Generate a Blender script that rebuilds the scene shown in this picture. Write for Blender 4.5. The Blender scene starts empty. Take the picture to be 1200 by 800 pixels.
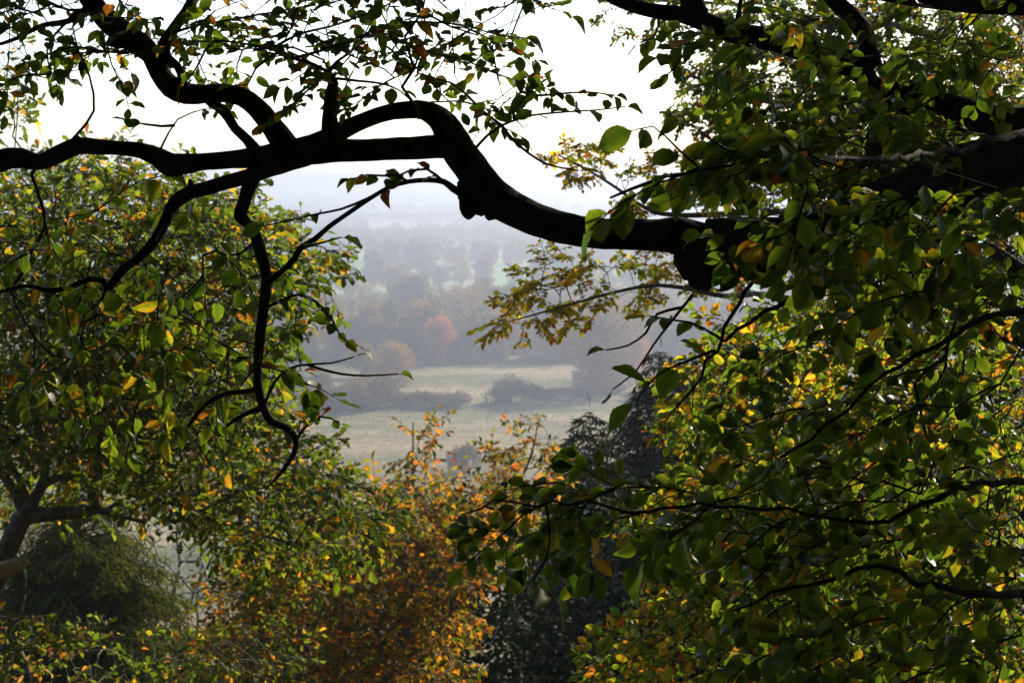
import bpy, math, random
import numpy as np
from mathutils import Vector, Matrix
random.seed(7); np.random.seed(7)
R = math.radians
sc = bpy.context.scene
COL = sc.collection

# ------------------------------------------------------------------ camera
FPX = 2000.0                       # focal length in photo pixels (1200 wide)
PITCH = math.atan(185/2000)
CAM = Vector((0, 0, 40.0))
FW = Vector((0, math.cos(PITCH), -math.sin(PITCH)))
UP = Vector((0, math.sin(PITCH), math.cos(PITCH)))
RT = Vector((1, 0, 0))
def P(px, py, d):
    return CAM + d*(FW + (px-600)/FPX*RT + (400-py)/FPX*UP)

cd = bpy.data.cameras.new('camera'); cam = bpy.data.objects.new('camera', cd); COL.objects.link(cam)
cam.location = CAM; cam.rotation_euler = (R(90)-PITCH, 0, 0)
cd.sensor_width = 36; cd.lens = 60; cd.clip_start = .05; cd.clip_end = 20000
cd.dof.use_dof = True; cd.dof.focus_distance = 5.6; cd.dof.aperture_fstop = 9.0
sc.camera = cam

SUN_AZ, SUN_EL = R(38), R(27)
w = bpy.data.worlds.new("World"); sc.world = w; w.use_nodes = True
nt = w.node_tree
sky = nt.nodes.new('ShaderNodeTexSky'); sky.sky_type = 'NISHITA'; sky.sun_disc = False
sky.sun_elevation = SUN_EL; sky.sun_rotation = SUN_AZ; sky.altitude = 50
sky.air_density = 1.0; sky.dust_density = 1.2; sky.ozone_density = 1.5
nt.links.new(sky.outputs[0], nt.nodes['Background'].inputs[0])
nt.nodes['Background'].inputs[1].default_value = 0.15
sd = bpy.data.lights.new('sun', 'SUN'); sd.energy = 4.8; sd.angle = R(.55); sd.color = (1, .9, .74)
sun = bpy.data.objects.new('sun', sd); COL.objects.link(sun)
S = Vector((math.sin(SUN_AZ)*math.cos(SUN_EL), math.cos(SUN_AZ)*math.cos(SUN_EL), math.sin(SUN_EL)))
sd.energy = 5.0
sun.rotation_euler = S.to_track_quat('Z', 'Y').to_euler(); sun.location = (30, 30, 80)

vs = sc.view_settings
vs.view_transform = 'Standard'; vs.look = 'None'; vs.gamma = 1; vs.exposure = 1.06
cy = sc.cycles
cy.use_denoising = True; cy.max_bounces = 6; cy.diffuse_bounces = 3; cy.glossy_bounces = 2
cy.transmission_bounces = 4; cy.volume_bounces = 0; cy.transparent_max_bounces = 8
cy.sample_clamp_indirect = 4.0; cy.use_adaptive_sampling = True; cy.adaptive_threshold = .01
cy.caustics_reflective = False; cy.caustics_refractive = False

# ------------------------------------------------------------------ materials
def newmat(name):
    m = bpy.data.materials.new(name); m.use_nodes = True
    m.node_tree.nodes.clear(); return m, m.node_tree
def N(nt, typ, **kw):
    n = nt.nodes.new(typ)
    for k, v in kw.items():
        if k in n.inputs.keys(): n.inputs[k].default_value = v
        else: setattr(n, k, v)
    return n
def ramp(nt, stops):
    r = nt.nodes.new('ShaderNodeValToRGB'); e = r.color_ramp.elements
    while len(e) > 1: e.remove(e[-1])
    e[0].position = stops[0][0]; e[0].color = (*stops[0][1], 1)
    for p, c in stops[1:]:
        x = e.new(p); x.color = (*c, 1)
    return r

def leaf_mat(name, stops, trans=.5, rough=.5, veins=True, spec=.16, boost=2.5, refl=.24):
    m, t = newmat(name); L = t.links.new
    out = N(t, 'ShaderNodeOutputMaterial')
    tone = N(t, 'ShaderNodeAttribute', attribute_name='tone')
    rp = ramp(t, stops)
    col = rp.outputs[0]
    if veins:
        uv = N(t, 'ShaderNodeAttribute', attribute_name='leaf_uv')
        sep = N(t, 'ShaderNodeSeparateXYZ'); L(uv.outputs['Vector'], sep.inputs[0])
        ab = N(t, 'ShaderNodeMath', operation='ABSOLUTE'); L(sep.outputs[0], ab.inputs[0])
        # blotches and browning towards the edge of some leaves
        no = N(t, 'ShaderNodeTexNoise', Scale=6.0, Detail=3.0); L(uv.outputs['Vector'], no.inputs['Vector'])
        ed = N(t, 'ShaderNodeMath', operation='MULTIPLY_ADD'); L(ab.outputs[0], ed.inputs[0]); ed.inputs[1].default_value = .28; 
        nn = N(t, 'ShaderNodeMath', operation='MULTIPLY_ADD'); L(no.outputs[0], nn.inputs[0]); nn.inputs[1].default_value = .5; nn.inputs[2].default_value = -.33
        L(nn.outputs[0], ed.inputs[2])
        tt = N(t, 'ShaderNodeMath', operation='ADD', use_clamp=True); L(tone.outputs['Fac'], tt.inputs[0]); L(ed.outputs[0], tt.inputs[1])
        L(tt.outputs[0], rp.inputs[0])
        # side veins
        vm = N(t, 'ShaderNodeMath', operation='MULTIPLY_ADD'); L(ab.outputs[0], vm.inputs[0]); vm.inputs[1].default_value = -.45; L(sep.outputs[1], vm.inputs[2])
        si = N(t, 'ShaderNodeMath', operation='MULTIPLY'); L(vm.outputs[0], si.inputs[0]); si.inputs[1].default_value = 58
        sn = N(t, 'ShaderNodeMath', operation='SINE'); L(si.outputs[0], sn.inputs[0])
        mr = N(t, 'ShaderNodeMapRange'); L(sn.outputs[0], mr.inputs[0]); mr.inputs[1].default_value = .3; mr.inputs[2].default_value = 1; mr.inputs[3].default_value = 1; mr.inputs[4].default_value = .62
        mx = N(t, 'ShaderNodeMix', data_type='RGBA', blend_type='MULTIPLY'); mx.inputs[0].default_value = 1
        L(col, mx.inputs[6]); L(mr.outputs[0], mx.inputs[7]); col = mx.outputs[2]
    else:
        L(tone.outputs['Fac'], rp.inputs[0])
    b = N(t, 'ShaderNodeBsdfPrincipled', Roughness=rough); b.inputs['Specular IOR Level'].default_value = spec
    dk = N(t, 'ShaderNodeMix', data_type='RGBA', blend_type='MULTIPLY'); dk.inputs[0].default_value = 1; L(col, dk.inputs[6]); dk.inputs[7].default_value = (refl, refl, refl, 1); L(dk.outputs[2], b.inputs['Base Color'])
    tc = N(t, 'ShaderNodeMix', data_type='RGBA', blend_type='MULTIPLY'); tc.inputs[0].default_value = 1
    L(col, tc.inputs[6]); tc.inputs[7].default_value = (boost*1.3, boost*1.1, boost*.42, 1); tc.clamp_result = True
    tr = N(t, 'ShaderNodeBsdfTranslucent'); L(tc.outputs[2], tr.inputs[0])
    ms = N(t, 'ShaderNodeMixShader'); ms.inputs[0].default_value = trans
    L(b.outputs[0], ms.inputs[1]); L(tr.outputs[0], ms.inputs[2]); L(ms.outputs[0], out.inputs[0])
    return m

GREEN = [(0, (.018, .042, .008)), (.35, (.035, .075, .010)), (.6, (.075, .115, .012)), (.74, (.17, .18, .016)),
         (.84, (.26, .16, .018)), (.92, (.22, .08, .014)), (1, (.11, .045, .014))]
OAKC = [(0, (.022, .045, .009)), (.4, (.05, .085, .012)), (.6, (.10, .13, .014)), (.72, (.22, .19, .018)),
        (.85, (.32, .15, .018)), (1, (.15, .055, .016))]
FALL = [(0, (.025, .045, .008)), (.3, (.07, .085, .012)), (.5, (.17, .12, .015)), (.72, (.27, .12, .015)),
        (.88, (.25, .07, .013)), (1, (.13, .05, .015))]
M = {}
M['beech_leaf'] = leaf_mat('beech_leaf', GREEN, .45, .42, boost=2.3)
M['hornbeam_leaf'] = leaf_mat('hornbeam_leaf', GREEN, .55, .42, boost=3.0)
M['small_leaf'] = leaf_mat('small_leaf', GREEN, .42, .5, veins=False, spec=.04, boost=2.2)
M['golden_spray_leaf'] = leaf_mat('golden_spray_leaf', [(0, (.06, .09, .01)), (.35, (.15, .16, .014)), (.6, (.30, .22, .018)), (.8, (.36, .14, .016)), (1, (.22, .06, .015))], .6, .5, veins=False, spec=.04, boost=3.2)
M['oak_leaf'] = leaf_mat('oak_leaf', OAKC, .45, .55, veins=False, boost=2.4, spec=.06)
M['autumn_leaf'] = leaf_mat('autumn_leaf', FALL, .42, .55, veins=False, boost=2.4, spec=.05, refl=.38)
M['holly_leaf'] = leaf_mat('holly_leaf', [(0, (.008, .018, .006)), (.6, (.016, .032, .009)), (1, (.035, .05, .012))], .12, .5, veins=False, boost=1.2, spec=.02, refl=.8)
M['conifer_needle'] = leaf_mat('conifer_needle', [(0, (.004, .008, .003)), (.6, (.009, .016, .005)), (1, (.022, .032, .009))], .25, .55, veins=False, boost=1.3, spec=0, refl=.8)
M['yew_needle'] = leaf_mat('yew_needle', [(0, (.03, .045, .012)), (.6, (.07, .085, .02)), (1, (.13, .13, .03))], .3, .6, veins=False, boost=1.5, spec=0, refl=.8)

def bark_mat(name, c1, c2, scale=14, bump=.5):
    m, t = newmat(name); L = t.links.new
    out = N(t, 'ShaderNodeOutputMaterial')
    tc = N(t, 'ShaderNodeTexCoord'); no = N(t, 'ShaderNodeTexNoise', Scale=scale, Detail=6.0, Roughness=.65); L(tc.outputs['Object'], no.inputs['Vector'])
    n2 = N(t, 'ShaderNodeTexNoise', Scale=scale*.18, Detail=3.0); L(tc.outputs['Object'], n2.inputs['Vector'])
    rp = ramp(t, [(.35, c1), (.7, c2)]); L(no.outputs[0], rp.inputs[0])
    r2 = ramp(t, [(.45, (1, 1, 1)), (.7, (.75, .95, .55))]); L(n2.outputs[0], r2.inputs[0])
    mx = N(t, 'ShaderNodeMix', data_type='RGBA', blend_type='MULTIPLY'); mx.inputs[0].default_value = 1; L(rp.outputs[0], mx.inputs[6]); L(r2.outputs[0], mx.inputs[7])
    b = N(t, 'ShaderNodeBsdfPrincipled', Roughness=.9); b.inputs['Specular IOR Level'].default_value = .04
    L(mx.outputs[2], b.inputs['Base Color'])
    bp = N(t, 'ShaderNodeBump', Strength=bump, Distance=.02); L(no.outputs[0], bp.inputs['Height']); L(bp.outputs[0], b.inputs['Normal'])
    L(b.outputs[0], out.inputs[0]); return m
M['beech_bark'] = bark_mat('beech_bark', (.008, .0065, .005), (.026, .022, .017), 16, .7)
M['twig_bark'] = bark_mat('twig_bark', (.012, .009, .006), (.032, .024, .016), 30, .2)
M['oak_bark'] = bark_mat('oak_bark', (.06, .05, .04), (.17, .15, .12), 22, .8)
M['pale_bark'] = bark_mat('pale_bark', (.16, .14, .12), (.34, .31, .27), 12, .4)
M['torn_wood'] = bark_mat('torn_wood', (.26, .17, .10), (.48, .34, .21), 30, .5)
M['far_bark'] = bark_mat('far_bark', (.05, .042, .035), (.11, .095, .08), 2, .2)

def far_leaf(name, stops, trans=.35):
    m = leaf_mat(name, stops, trans, .7, veins=False, spec=.0, boost=1.3, refl=1)
    t = m.node_tree; L = t.links.new
    rp = [n for n in t.nodes if n.type == 'VALTORGB'][0]; at = [n for n in t.nodes if n.type == 'ATTRIBUTE'][0]
    oi = N(t, 'ShaderNodeObjectInfo')
    a = N(t, 'ShaderNodeMath', operation='MULTIPLY_ADD'); L(oi.outputs['Random'], a.inputs[0]); a.inputs[1].default_value = .45
    s = N(t, 'ShaderNodeMath', operation='MULTIPLY'); L(at.outputs['Fac'], s.inputs[0]); s.inputs[1].default_value = .6
    L(s.outputs[0], a.inputs[2]); L(a.outputs[0], rp.inputs[0])
    return m
M['wood_leaf'] = far_leaf('wood_leaf', [(0, (.028, .036, .014)), (.35, (.06, .06, .02)), (.6, (.12, .09, .03)), (.85, (.19, .12, .04)), (1, (.26, .18, .07))])
M['bush_leaf'] = far_leaf('bush_leaf', [(0, (.035, .042, .02)), (.4, (.06, .062, .03)), (.7, (.10, .085, .035)), (1, (.17, .11, .05))])
M['copper_leaf'] = far_leaf('copper_leaf', [(0, (.20, .075, .03)), (1, (.36, .15, .06))])
M['golden_leaf'] = far_leaf('golden_leaf', [(0, (.07, .06, .02)), (1, (.24, .15, .045))])

# ------------------------------------------------------------------ mesh building
def mesh_obj(name, V, quads=None, tris=None, mat=None, parent=None, attrs=None, smooth=True):
    me = bpy.data.meshes.new(name)
    V = np.asarray(V, np.float32); me.vertices.add(len(V)); me.vertices.foreach_set('co', V.ravel())
    loops = []; starts = []; off = 0
    if quads is not None and len(quads):
        q = np.asarray(quads, np.int32); loops.append(q.ravel()); starts.append(np.arange(len(q), dtype=np.int32)*4+off); off += q.size
    if tris is not None and len(tris):
        q = np.asarray(tris, np.int32); loops.append(q.ravel()); starts.append(np.arange(len(q), dtype=np.int32)*3+off); off += q.size
    lo = np.concatenate(loops); st = np.concatenate(starts)
    me.loops.add(len(lo)); me.loops.foreach_set('vertex_index', lo)
    me.polygons.add(len(st)); me.polygons.foreach_set('loop_start', st)
    me.polygons.foreach_set('use_smooth', np.full(len(st), smooth))
    me.update(calc_edges=True)
    for k, (ty, a) in (attrs or {}).items():
        at = me.attributes.new(k, ty, 'POINT')
        at.data.foreach_set('value' if ty == 'FLOAT' else 'vector', np.asarray(a, np.float32).ravel())
    if mat: me.materials.append(M[mat])
    o = bpy.data.objects.new(name, me); COL.objects.link(o)
    if parent: o.parent = parent
    return o

def catmull(pts, rad, step):
    p = [Vector(a) for a in pts]; n = len(p)
    if n < 2: return p, list(rad)
    q = [2*p[0]-p[1]] + p + [2*p[-1]-p[-2]]; op = []; orr = []
    for i in range(n-1):
        a, b, c, d = q[i], q[i+1], q[i+2], q[i+3]
        k = max(1, int(math.ceil((c-b).length/step)))
        for j in range(k):
            t = j/k
            op.append(.5*((2*b)+(c-a)*t+(2*a-5*b+4*c-d)*t*t+(3*b-a-3*c+d)*t**3))
            s = t*t*(3-2*t)
            orr.append(rad[i]*(1-s)+rad[i+1]*s)
    op.append(p[-1]); orr.append(rad[-1]); return op, orr

class Tubes:
    def __init__(s): s.V = []; s.Q = []; s.T = []; s.n = 0
    def add(s, pts, rad, sides=5, rough=0, cap=True, seed=0):
        n = len(pts)
        if n < 2: return
        A = np.array([tuple(p) for p in pts]); r = np.array(rad)
        T = np.gradient(A, axis=0); T /= np.linalg.norm(T, axis=1)[:, None]+1e-9
        ref = np.array([.3, .2, 1.]) if abs(T[0][2]) < .9 else np.array([1., 0, 0])
        X = np.cross(T[0], ref); X /= np.linalg.norm(X); XS = []
        for i in range(n):
            X = X-T[i]*X.dot(T[i]); X /= np.linalg.norm(X)+1e-9; XS.append(X)
        XS = np.array(XS); YS = np.cross(T, XS)
        th = np.linspace(0, 2*np.pi, sides, endpoint=False)
        rr = np.repeat(r[:, None], sides, 1)
        if rough:
            L = np.concatenate([[0], np.cumsum(np.linalg.norm(np.diff(A, axis=0), axis=1))])
            rs = np.random.RandomState(seed)
            dsp = np.zeros_like(rr)
            for f, am in ((3, .5), (7, .4), (15, .3), (33, .22), (60, .12)):
                ph = rs.rand(4)*6.28; k = rs.randint(1, 4)
                dsp += am*np.sin(L[:, None]*f*2+ph[0]+k*th[None, :])*np.cos(L[:, None]*f*.63+ph[1]-rs.randint(0, 3)*th[None, :]+ph[2])
            rr = rr*(1+rough*dsp)
        V = A[:, None, :]+rr[:, :, None]*(np.cos(th)[None, :, None]*XS[:, None, :]+np.sin(th)[None, :, None]*YS[:, None, :])
        s.V.append(V.reshape(-1, 3))
        i = np.arange(n-1)[:, None]; j = np.arange(sides)[None, :]; j2 = (j+1) % sides
        s.Q.append((np.stack([i*sides+j, i*sides+j2, (i+1)*sides+j2, (i+1)*sides+j], -1)+s.n).reshape(-1, 4))
        s.n += n*sides
        if cap:
            for e, sg in ((0, -1), (n-1, 1)):
                s.V.append((A[e]+T[e]*sg*r[e]*.5)[None]); c = s.n; s.n += 1
                b = c-n*sides+e*sides if e == 0 else None
                base = (c-n*sides) if sg == -1 else (c-1-sides)
                jj = np.arange(sides); j3 = (jj+1) % sides
                s.T.append(np.stack([np.full(sides, c), base+(jj if sg > 0 else j3), base+(j3 if sg > 0 else jj)], -1))
    def build(s, name, mat, parent=None):
        if not s.V: return None
        return mesh_obj(name, np.concatenate(s.V), np.concatenate(s.Q) if s.Q else None, np.concatenate(s.T) if s.T else None, mat, parent)

def leaf_template(kind, curl=0, fold=.3):
    if kind == 'beech':
        rows = [(0, .012), (.11, .014), (.16, .07), (.27, .19), (.41, .275), (.56, .305), (.70, .285), (.83, .20), (.93, .09), (1, .006)]
    elif kind == 'oak':
        rows = [(0, .02), (.15, .05), (.27, .15), (.36, .09), (.48, .25), (.57, .14), (.70, .31), (.80, .19), (.91, .18), (1, .03)]
    elif kind == 'small':
        rows = [(0, .02), (.18, .12), (.45, .31), (.72, .25), (1, .02)]
    elif kind == 'needle':
        rows = [(0, .02), (.4, .10), (1, .01)]
    else:      # clump
        rows = [(0, .10), (.35, .45), (.7, .38), (1, .05)]
    T = []; U = []
    for i, (v, wd) in enumerate(rows):
        wob = .025*math.sin(i*2.1) if kind == 'beech' else 0
        for sx in (-1, 0, 1):
            x = sx*wd; z = -abs(x)*fold*0+abs(x)*fold+curl*v*v+(wob*sx if sx else 0)
            T.append((x, v, z)); U.append((sx*wd/.31, v, 0))
    Q = []
    for i in range(len(rows)-1):
        for j in (0, 1):
            a = i*3+j; Q.append((a, a+1, a+4, a+3))
    return np.array(T), np.array(U), np.array(Q)
_tc = {}
def templates(kind):
    if kind not in _tc:
        ops = [(-.22, .2), (-.08, .4), (-.5, .25), (.12, .55), (-.3, .85), (.3, .3), (-.7, .6)] if kind in ('beech', 'oak') else [(-.2, .3), (-.05, .5), (-.35, .1)]
        _tc[kind] = [leaf_template(kind, c, f) for c, f in ops]
    return _tc[kind]

class Leaves:
    def __init__(s, kind): s.kind = kind; s.L = []
    def add(s, p, d, n, size, tone): s.L.append((*p, *d, *n, size, tone))
    def arrays(s, A):
        tm = templates(s.kind); var = np.random.randint(0, len(tm), len(A)); out = []
        for k, (T, U, Q) in enumerate(tm):
            a = A[var == k]
            if not len(a): continue
            y = a[:, 3:6]; y = y/(np.linalg.norm(y, axis=1)[:, None]+1e-9)
            z = a[:, 6:9]; z = z-y*(z*y).sum(1)[:, None]; z /= np.linalg.norm(z, axis=1)[:, None]+1e-9
            x = np.cross(y, z); sz = a[:, 9]
            Wd = np.random.uniform(.85, 1.12, len(a))
            V = a[:, None, 0:3]+sz[:, None, None]*(T[None, :, 0, None]*x[:, None]*Wd[:, None, None]+T[None, :, 1, None]*y[:, None]+T[None, :, 2, None]*z[:, None])
            out.append((V, U, Q, a[:, 10]))
        return out
    def build(s, name, mat, parent=None):
        if not s.L: return None
        A = np.array(s.L); Vs = []; Qs = []; tn = []; us = []; off = 0
        for V, U, Q, t in s.arrays(A):
            n, k = V.shape[:2]; Vs.append(V.reshape(-1, 3))
            Qs.append((Q[None]+(np.arange(n)*k)[:, None, None]).reshape(-1, 4)+off); off += n*k
            tn.append(np.repeat(t, k)); u = np.repeat(U[None], n, 0).copy(); u[:, :, 2] = np.random.rand(n)[:, None]*40; us.append(u.reshape(-1, 3))
        at = {'tone': ('FLOAT', np.concatenate(tn))}
        if s.kind == 'beech': at['leaf_uv'] = ('FLOAT_VECTOR', np.concatenate(us))
        return mesh_obj(name, np.concatenate(Vs), np.concatenate(Qs), None, mat, parent, at)

def rv(s=1.0): return Vector((random.gauss(0, s), random.gauss(0, s), random.gauss(0, s)))
def tone_fn(mu, sd, tail=.06, tmu=.85):
    def f():
        if random.random() < tail: return min(1, max(0, random.gauss(tmu, .08)))
        return min(1, max(0, random.gauss(mu, sd)))
    return f

def leafy(axis, L, LB, TB, side=.2, dens=1.0, nrm=None, tone=None, tilt=.45, hang=.25, r0=.0022, start=.1, bare=0, sides=4, flat=.55):
    """a twig along axis with alternate side twigs and leaves"""
    nrm = (nrm or Vector((0, 0, 1))+rv(.35)).normalized()
    n = len(axis); tot = sum((axis[i+1]-axis[i]).length for i in range(n-1))
    TB.add(axis, [r0*(1.6-.9*i/(n-1)) for i in range(n)], sides, cap=False)
    def leaf(p, d, sz):
        d = (d+Vector((0, 0, -hang*random.uniform(0, 1.5)))+rv(.18)).normalized()
        nn = (nrm+rv(tilt)).normalized()
        LB.add(p, d, nn, sz*random.uniform(.7, 1.15), tone())
    ds = L*.52/dens; s = random.choice((-1, 1)); acc = tot*start; seg = 0; pos = 0
    lens = [(axis[i+1]-axis[i]).length for i in range(n-1)]
    cum = [0]
    for l in lens: cum.append(cum[-1]+l)
    while acc < tot:
        while seg < n-2 and cum[seg+1] < acc: seg += 1
        f = (acc-cum[seg])/max(1e-6, lens[seg]); p = axis[seg].lerp(axis[seg+1], f)
        d = (axis[seg+1]-axis[seg]).normalized(); lat = nrm.cross(d).normalized()
        t = acc/tot
        sl = side*(1-.75*t)*random.uniform(.5, 1.15)
        if random.random() > bare:
            if sl > L*1.1 and random.random() < .62:
                dd = (d*random.uniform(.5, .9)+lat*s*random.uniform(.6, .9)+rv(.12)).normalized()
                k = max(2, int(sl/(L*.55*1/dens))); q = [p.copy()]; c = p.copy()
                s2 = random.choice((-1, 1))
                for j in range(k):
                    c = c+dd*(sl/k); dd = (dd+rv(.1)+Vector((0, 0, -.04))).normalized(); q.append(c.copy())
                    l2 = nrm.cross(dd).normalized()
                    leaf(c, dd*flat+l2*s2*.8, L*(.75+.3*j/k)); s2 = -s2
                leaf(c, dd, L)
                TB.add(q, [r0*.8]*len(q), 3, cap=False)
            else:
                leaf(p, d*(flat-.05)+lat*s*.85, L)
        s = -s; acc += ds*random.uniform(.7, 1.35)
    leaf(axis[-1], (axis[-1]-axis[-2]).normalized(), L)

def twig_axis(p, d, length, n=6, wob=.1, droop=.05):
    q = [p.copy()]; d = d.normalized(); c = p.copy()
    for i in range(n):
        c = c+d*(length/n); q.append(c.copy()); d = (d+rv(wob)+Vector((0, 0, -droop))).normalized()
    return q

class Grow:
    """branches that reach out from given limbs to target points"""
    def __init__(s, wpath=.25): s.p = []; s.par = []; s.pl = []; s.fix = []; s.w = wpath; s.root0 = 0
    def limb(s, pts, rad, at=None):
        prev = -1
        if at is not None and s.p:
            prev = min(range(len(s.p)), key=lambda i: (s.p[i]-pts[0]).length)
        for q, r in zip(pts, rad):
            pl = 0 if prev < 0 else s.pl[prev]+(q-s.p[prev]).length
            s.p.append(Vector(q)); s.par.append(prev); s.pl.append(pl); s.fix.append(r); prev = len(s.p)-1
    def reach(s, targets, seg=.15, wob=.06, sag=0.0, minr=0, maxfix=1e9):
        T = np.array([tuple(t) for t in targets]); n = len(T)
        ok = np.array([f <= maxfix for f in s.fix])
        A = np.array([tuple(p) for p in s.p]); pl = np.array(s.pl)+np.where(ok, 0, 1e6)
        C = np.linalg.norm(T[:, None]-A[None], axis=2)+s.w*pl[None]
        best = C.argmin(1); cost = C.min(1); todo = np.ones(n, bool); ends = [None]*n
        for _ in range(n):
            # nearest in straight distance first
            dist = np.array([np.linalg.norm(T[i]-np.array(s.p[best[i]])) if todo[i] else 1e18 for i in range(n)]) if n < 60 else np.where(todo, np.linalg.norm(T-s_pos(s, best), axis=1), 1e18)
            i = int(dist.argmin()); todo[i] = False
            a = int(best[i]); pa = s.p[a]; t = Vector(T[i]); D = (t-pa).length
            pd = (pa-s.p[s.par[a]]).normalized() if s.par[a] >= 0 else (t-pa).normalized()
            if pd.dot((t-pa).normalized()) < -.2: pd = (pd+(t-pa).normalized()*1.5).normalized()
            k = max(2, int(D/seg)); ctl = pa+pd*D*.38+Vector((0, 0, sag*D)); prev = a; newp = []
            for j in range(1, k+1):
                u = j/k; q = pa*(1-u)**2+ctl*2*u*(1-u)+t*u*u
                if j < k: q = q+rv(wob*min(D/k, seg))
                s.p.append(q); s.par.append(prev); s.pl.append(s.pl[prev]+(q-s.p[prev]).length); s.fix.append(0); prev = len(s.p)-1; newp.append(prev)
            ends[i] = (t, (s.p[prev]-s.p[s.par[prev]]).normalized())
            B = np.array([tuple(s.p[j]) for j in newp]); bl = np.array([s.pl[j] for j in newp])
            C2 = np.linalg.norm(T[:, None]-B[None], axis=2)+s.w*bl[None]
            m = C2.min(1); am = C2.argmin(1); up = m < cost
            cost = np.where(up, m, cost); best = np.where(up, np.array(newp)[am], best)
        return ends
    def draw(s, TB, tip=.003, expo=2.3, maxr=1.0, scale=1.0):
        n = len(s.p); rr = np.zeros(n); ch = [[] for _ in range(n)]
        for i in range(n-1, -1, -1):
            r = s.fix[i] if s.fix[i] else max(tip, (rr[i])**(1/expo))
            if not s.fix[i]: r = min(r, maxr)
            rr[i] = r
            if s.par[i] >= 0:
                if not s.fix[i]: rr[s.par[i]] += r**expo
                ch[s.par[i]].append(i)
        for i in range(n):      # taper limit to parent
            if s.par[i] >= 0 and not s.fix[i] : rr[i] = min(rr[i], rr[s.par[i]]*.97 if s.fix[s.par[i]] else rr[s.par[i]])
        used = set()
        for i in range(n):
            for c in ch[i]:
                if s.fix[c]: continue
                isbranch = s.fix[i] or c != max((k for k in ch[i] if not s.fix[k]), key=lambda k: rr[k])
                if not isbranch: continue
                pts = [s.p[i], s.p[c]]; rad = [rr[c], rr[c]]; k = c
                while True:
                    cc = [x for x in ch[k] if not s.fix[x]]
                    if not cc: break
                    k = max(cc, key=lambda x: rr[x]); pts.append(s.p[k]); rad.append(rr[k])
                mr = rad[0]
                TB.add(pts, rad, 8 if mr > .03 else 6 if mr > .01 else 4)
def s_pos(s, best):
    return np.array([tuple(s.p[b]) for b in best])

def inside(poly, x, y):
    c = False; j = len(poly)-1
    for i in range(len(poly)):
        xi, yi = poly[i]; xj, yj = poly[j]
        if (yi > y) != (yj > y) and x < (xj-xi)*(y-yi)/(yj-yi)+xi: c = not c
        j = i
    return c
def fill(poly, n, d0, d1, cand=5):
    xs = [p[0] for p in poly]; ys = [p[1] for p in poly]; out = []
    while len(out) < n:
        bestc = None; bd = -1
        for _ in range(cand):
            while True:
                x = random.uniform(min(xs), max(xs)); y = random.uniform(min(ys), max(ys))
                if inside(poly, x, y): break
            dd = min(((x-a)**2+(y-b)**2 for a, b, _ in out[-400:]), default=1e9)
            if dd > bd: bd = dd; bestc = (x, y)
        out.append((*bestc, random.uniform(d0, d1)))
    return [P(*o) for o in out]

def tag(o, label=None, cat=None, group=None, kind=None):
    if label: o['label'] = label
    if cat: o['category'] = cat
    if group: o['group'] = group
    if kind: o['kind'] = kind
    return o
def empty(name, loc=(0, 0, 0)):
    o = bpy.data.objects.new(name, None); COL.objects.link(o); o.location = loc; o.empty_display_size = .2; return o
def rebase(root):
    """children were built in world coordinates: cancel the root's offset in their meshes"""
    off = root.location.copy()
    for c in [x for x in COL.objects if x.parent == root or (x.parent and x.parent.parent == root)]:
        if c.data: c.data.transform(Matrix.Translation(-off))
def px_pts(l, d):
    """[(px,py,radius px[,depth])] -> points, radii in metres"""
    pts = []; rad = []
    for q in l:
        dd = q[3] if len(q) > 3 else d
        pts.append(P(q[0], q[1], dd)); rad.append(q[2]*dd/FPX)
    return pts, rad

# ------------------------------------------------------------------ ground
VK = 1.6; VZ = 40-40*VK          # the valley floor lies 64 m below the viewpoint
HY = [-70, 0, 3, 8, 20, 60, 100, 160, 220, 270, 8000]; HZ = [52, 38.4, 37.5, 35.0, 29.5, 14, 1.5, -14, -23, VZ, VZ]
def hz(x, y):
    z = float(np.interp(y, HY, HZ))
    f = max(0, 1-abs(y-75)/90)
    z += f*1.0*math.sin(x*.05+y*.02)
    if y > 270: z += .4*math.sin(x*.015+1)*math.sin(y*.012)*min(1, (y-270)/80)
    if y > 2400: z += (y-2400)*.003*(1+.4*math.sin(x*.0011+2))
    return z
def axis(vals):
    o = []
    for a, b, st in vals: o += list(np.arange(a, b, st))
    return o+[vals[-1][1]]
gx = axis([(-4500, -1200, 300), (-1200, -300, 60), (-300, -60, 12), (-60, 60, 3), (60, 300, 12), (300, 1200, 60), (1200, 4500, 300)])
gy = axis([(-68, 0, 6), (0, 30, 1.5), (30, 300, 5), (300, 1100, 12), (1100, 2400, 60), (2400, 7200, 300)])
GV = [(x, y, hz(x, y)+(.12*math.sin(x*1.3)*math.sin(y*1.7) if y < 120 and y > 2 else 0)) for y in gy for x in gx]
nx = len(gx); GQ = [(j*nx+i, j*nx+i+1, (j+1)*nx+i+1, (j+1)*nx+i) for j in range(len(gy)-1) for i in range(nx-1)]
m, t = newmat('ground'); L = t.links.new
out = N(t, 'ShaderNodeOutputMaterial'); geo = N(t, 'ShaderNodeNewGeometry'); sp = N(t, 'ShaderNodeSeparateXYZ'); L(geo.outputs['Position'], sp.inputs[0])
mp = N(t, 'ShaderNodeMapping'); mp.inputs['Scale'].default_value = (.009, .03, 0); L(geo.outputs['Position'], mp.inputs[0])
n1 = N(t, 'ShaderNodeTexNoise', Scale=1.0, Detail=6.0, Roughness=.6); L(mp.outputs[0], n1.inputs['Vector'])
m2 = N(t, 'ShaderNodeMapping'); m2.inputs['Scale'].default_value = (.12, .35, 0); L(geo.outputs['Position'], m2.inputs[0])
n2 = N(t, 'ShaderNodeTexNoise', Scale=1.0, Detail=5.0, Roughness=.7); L(m2.outputs[0], n2.inputs['Vector'])
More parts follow.
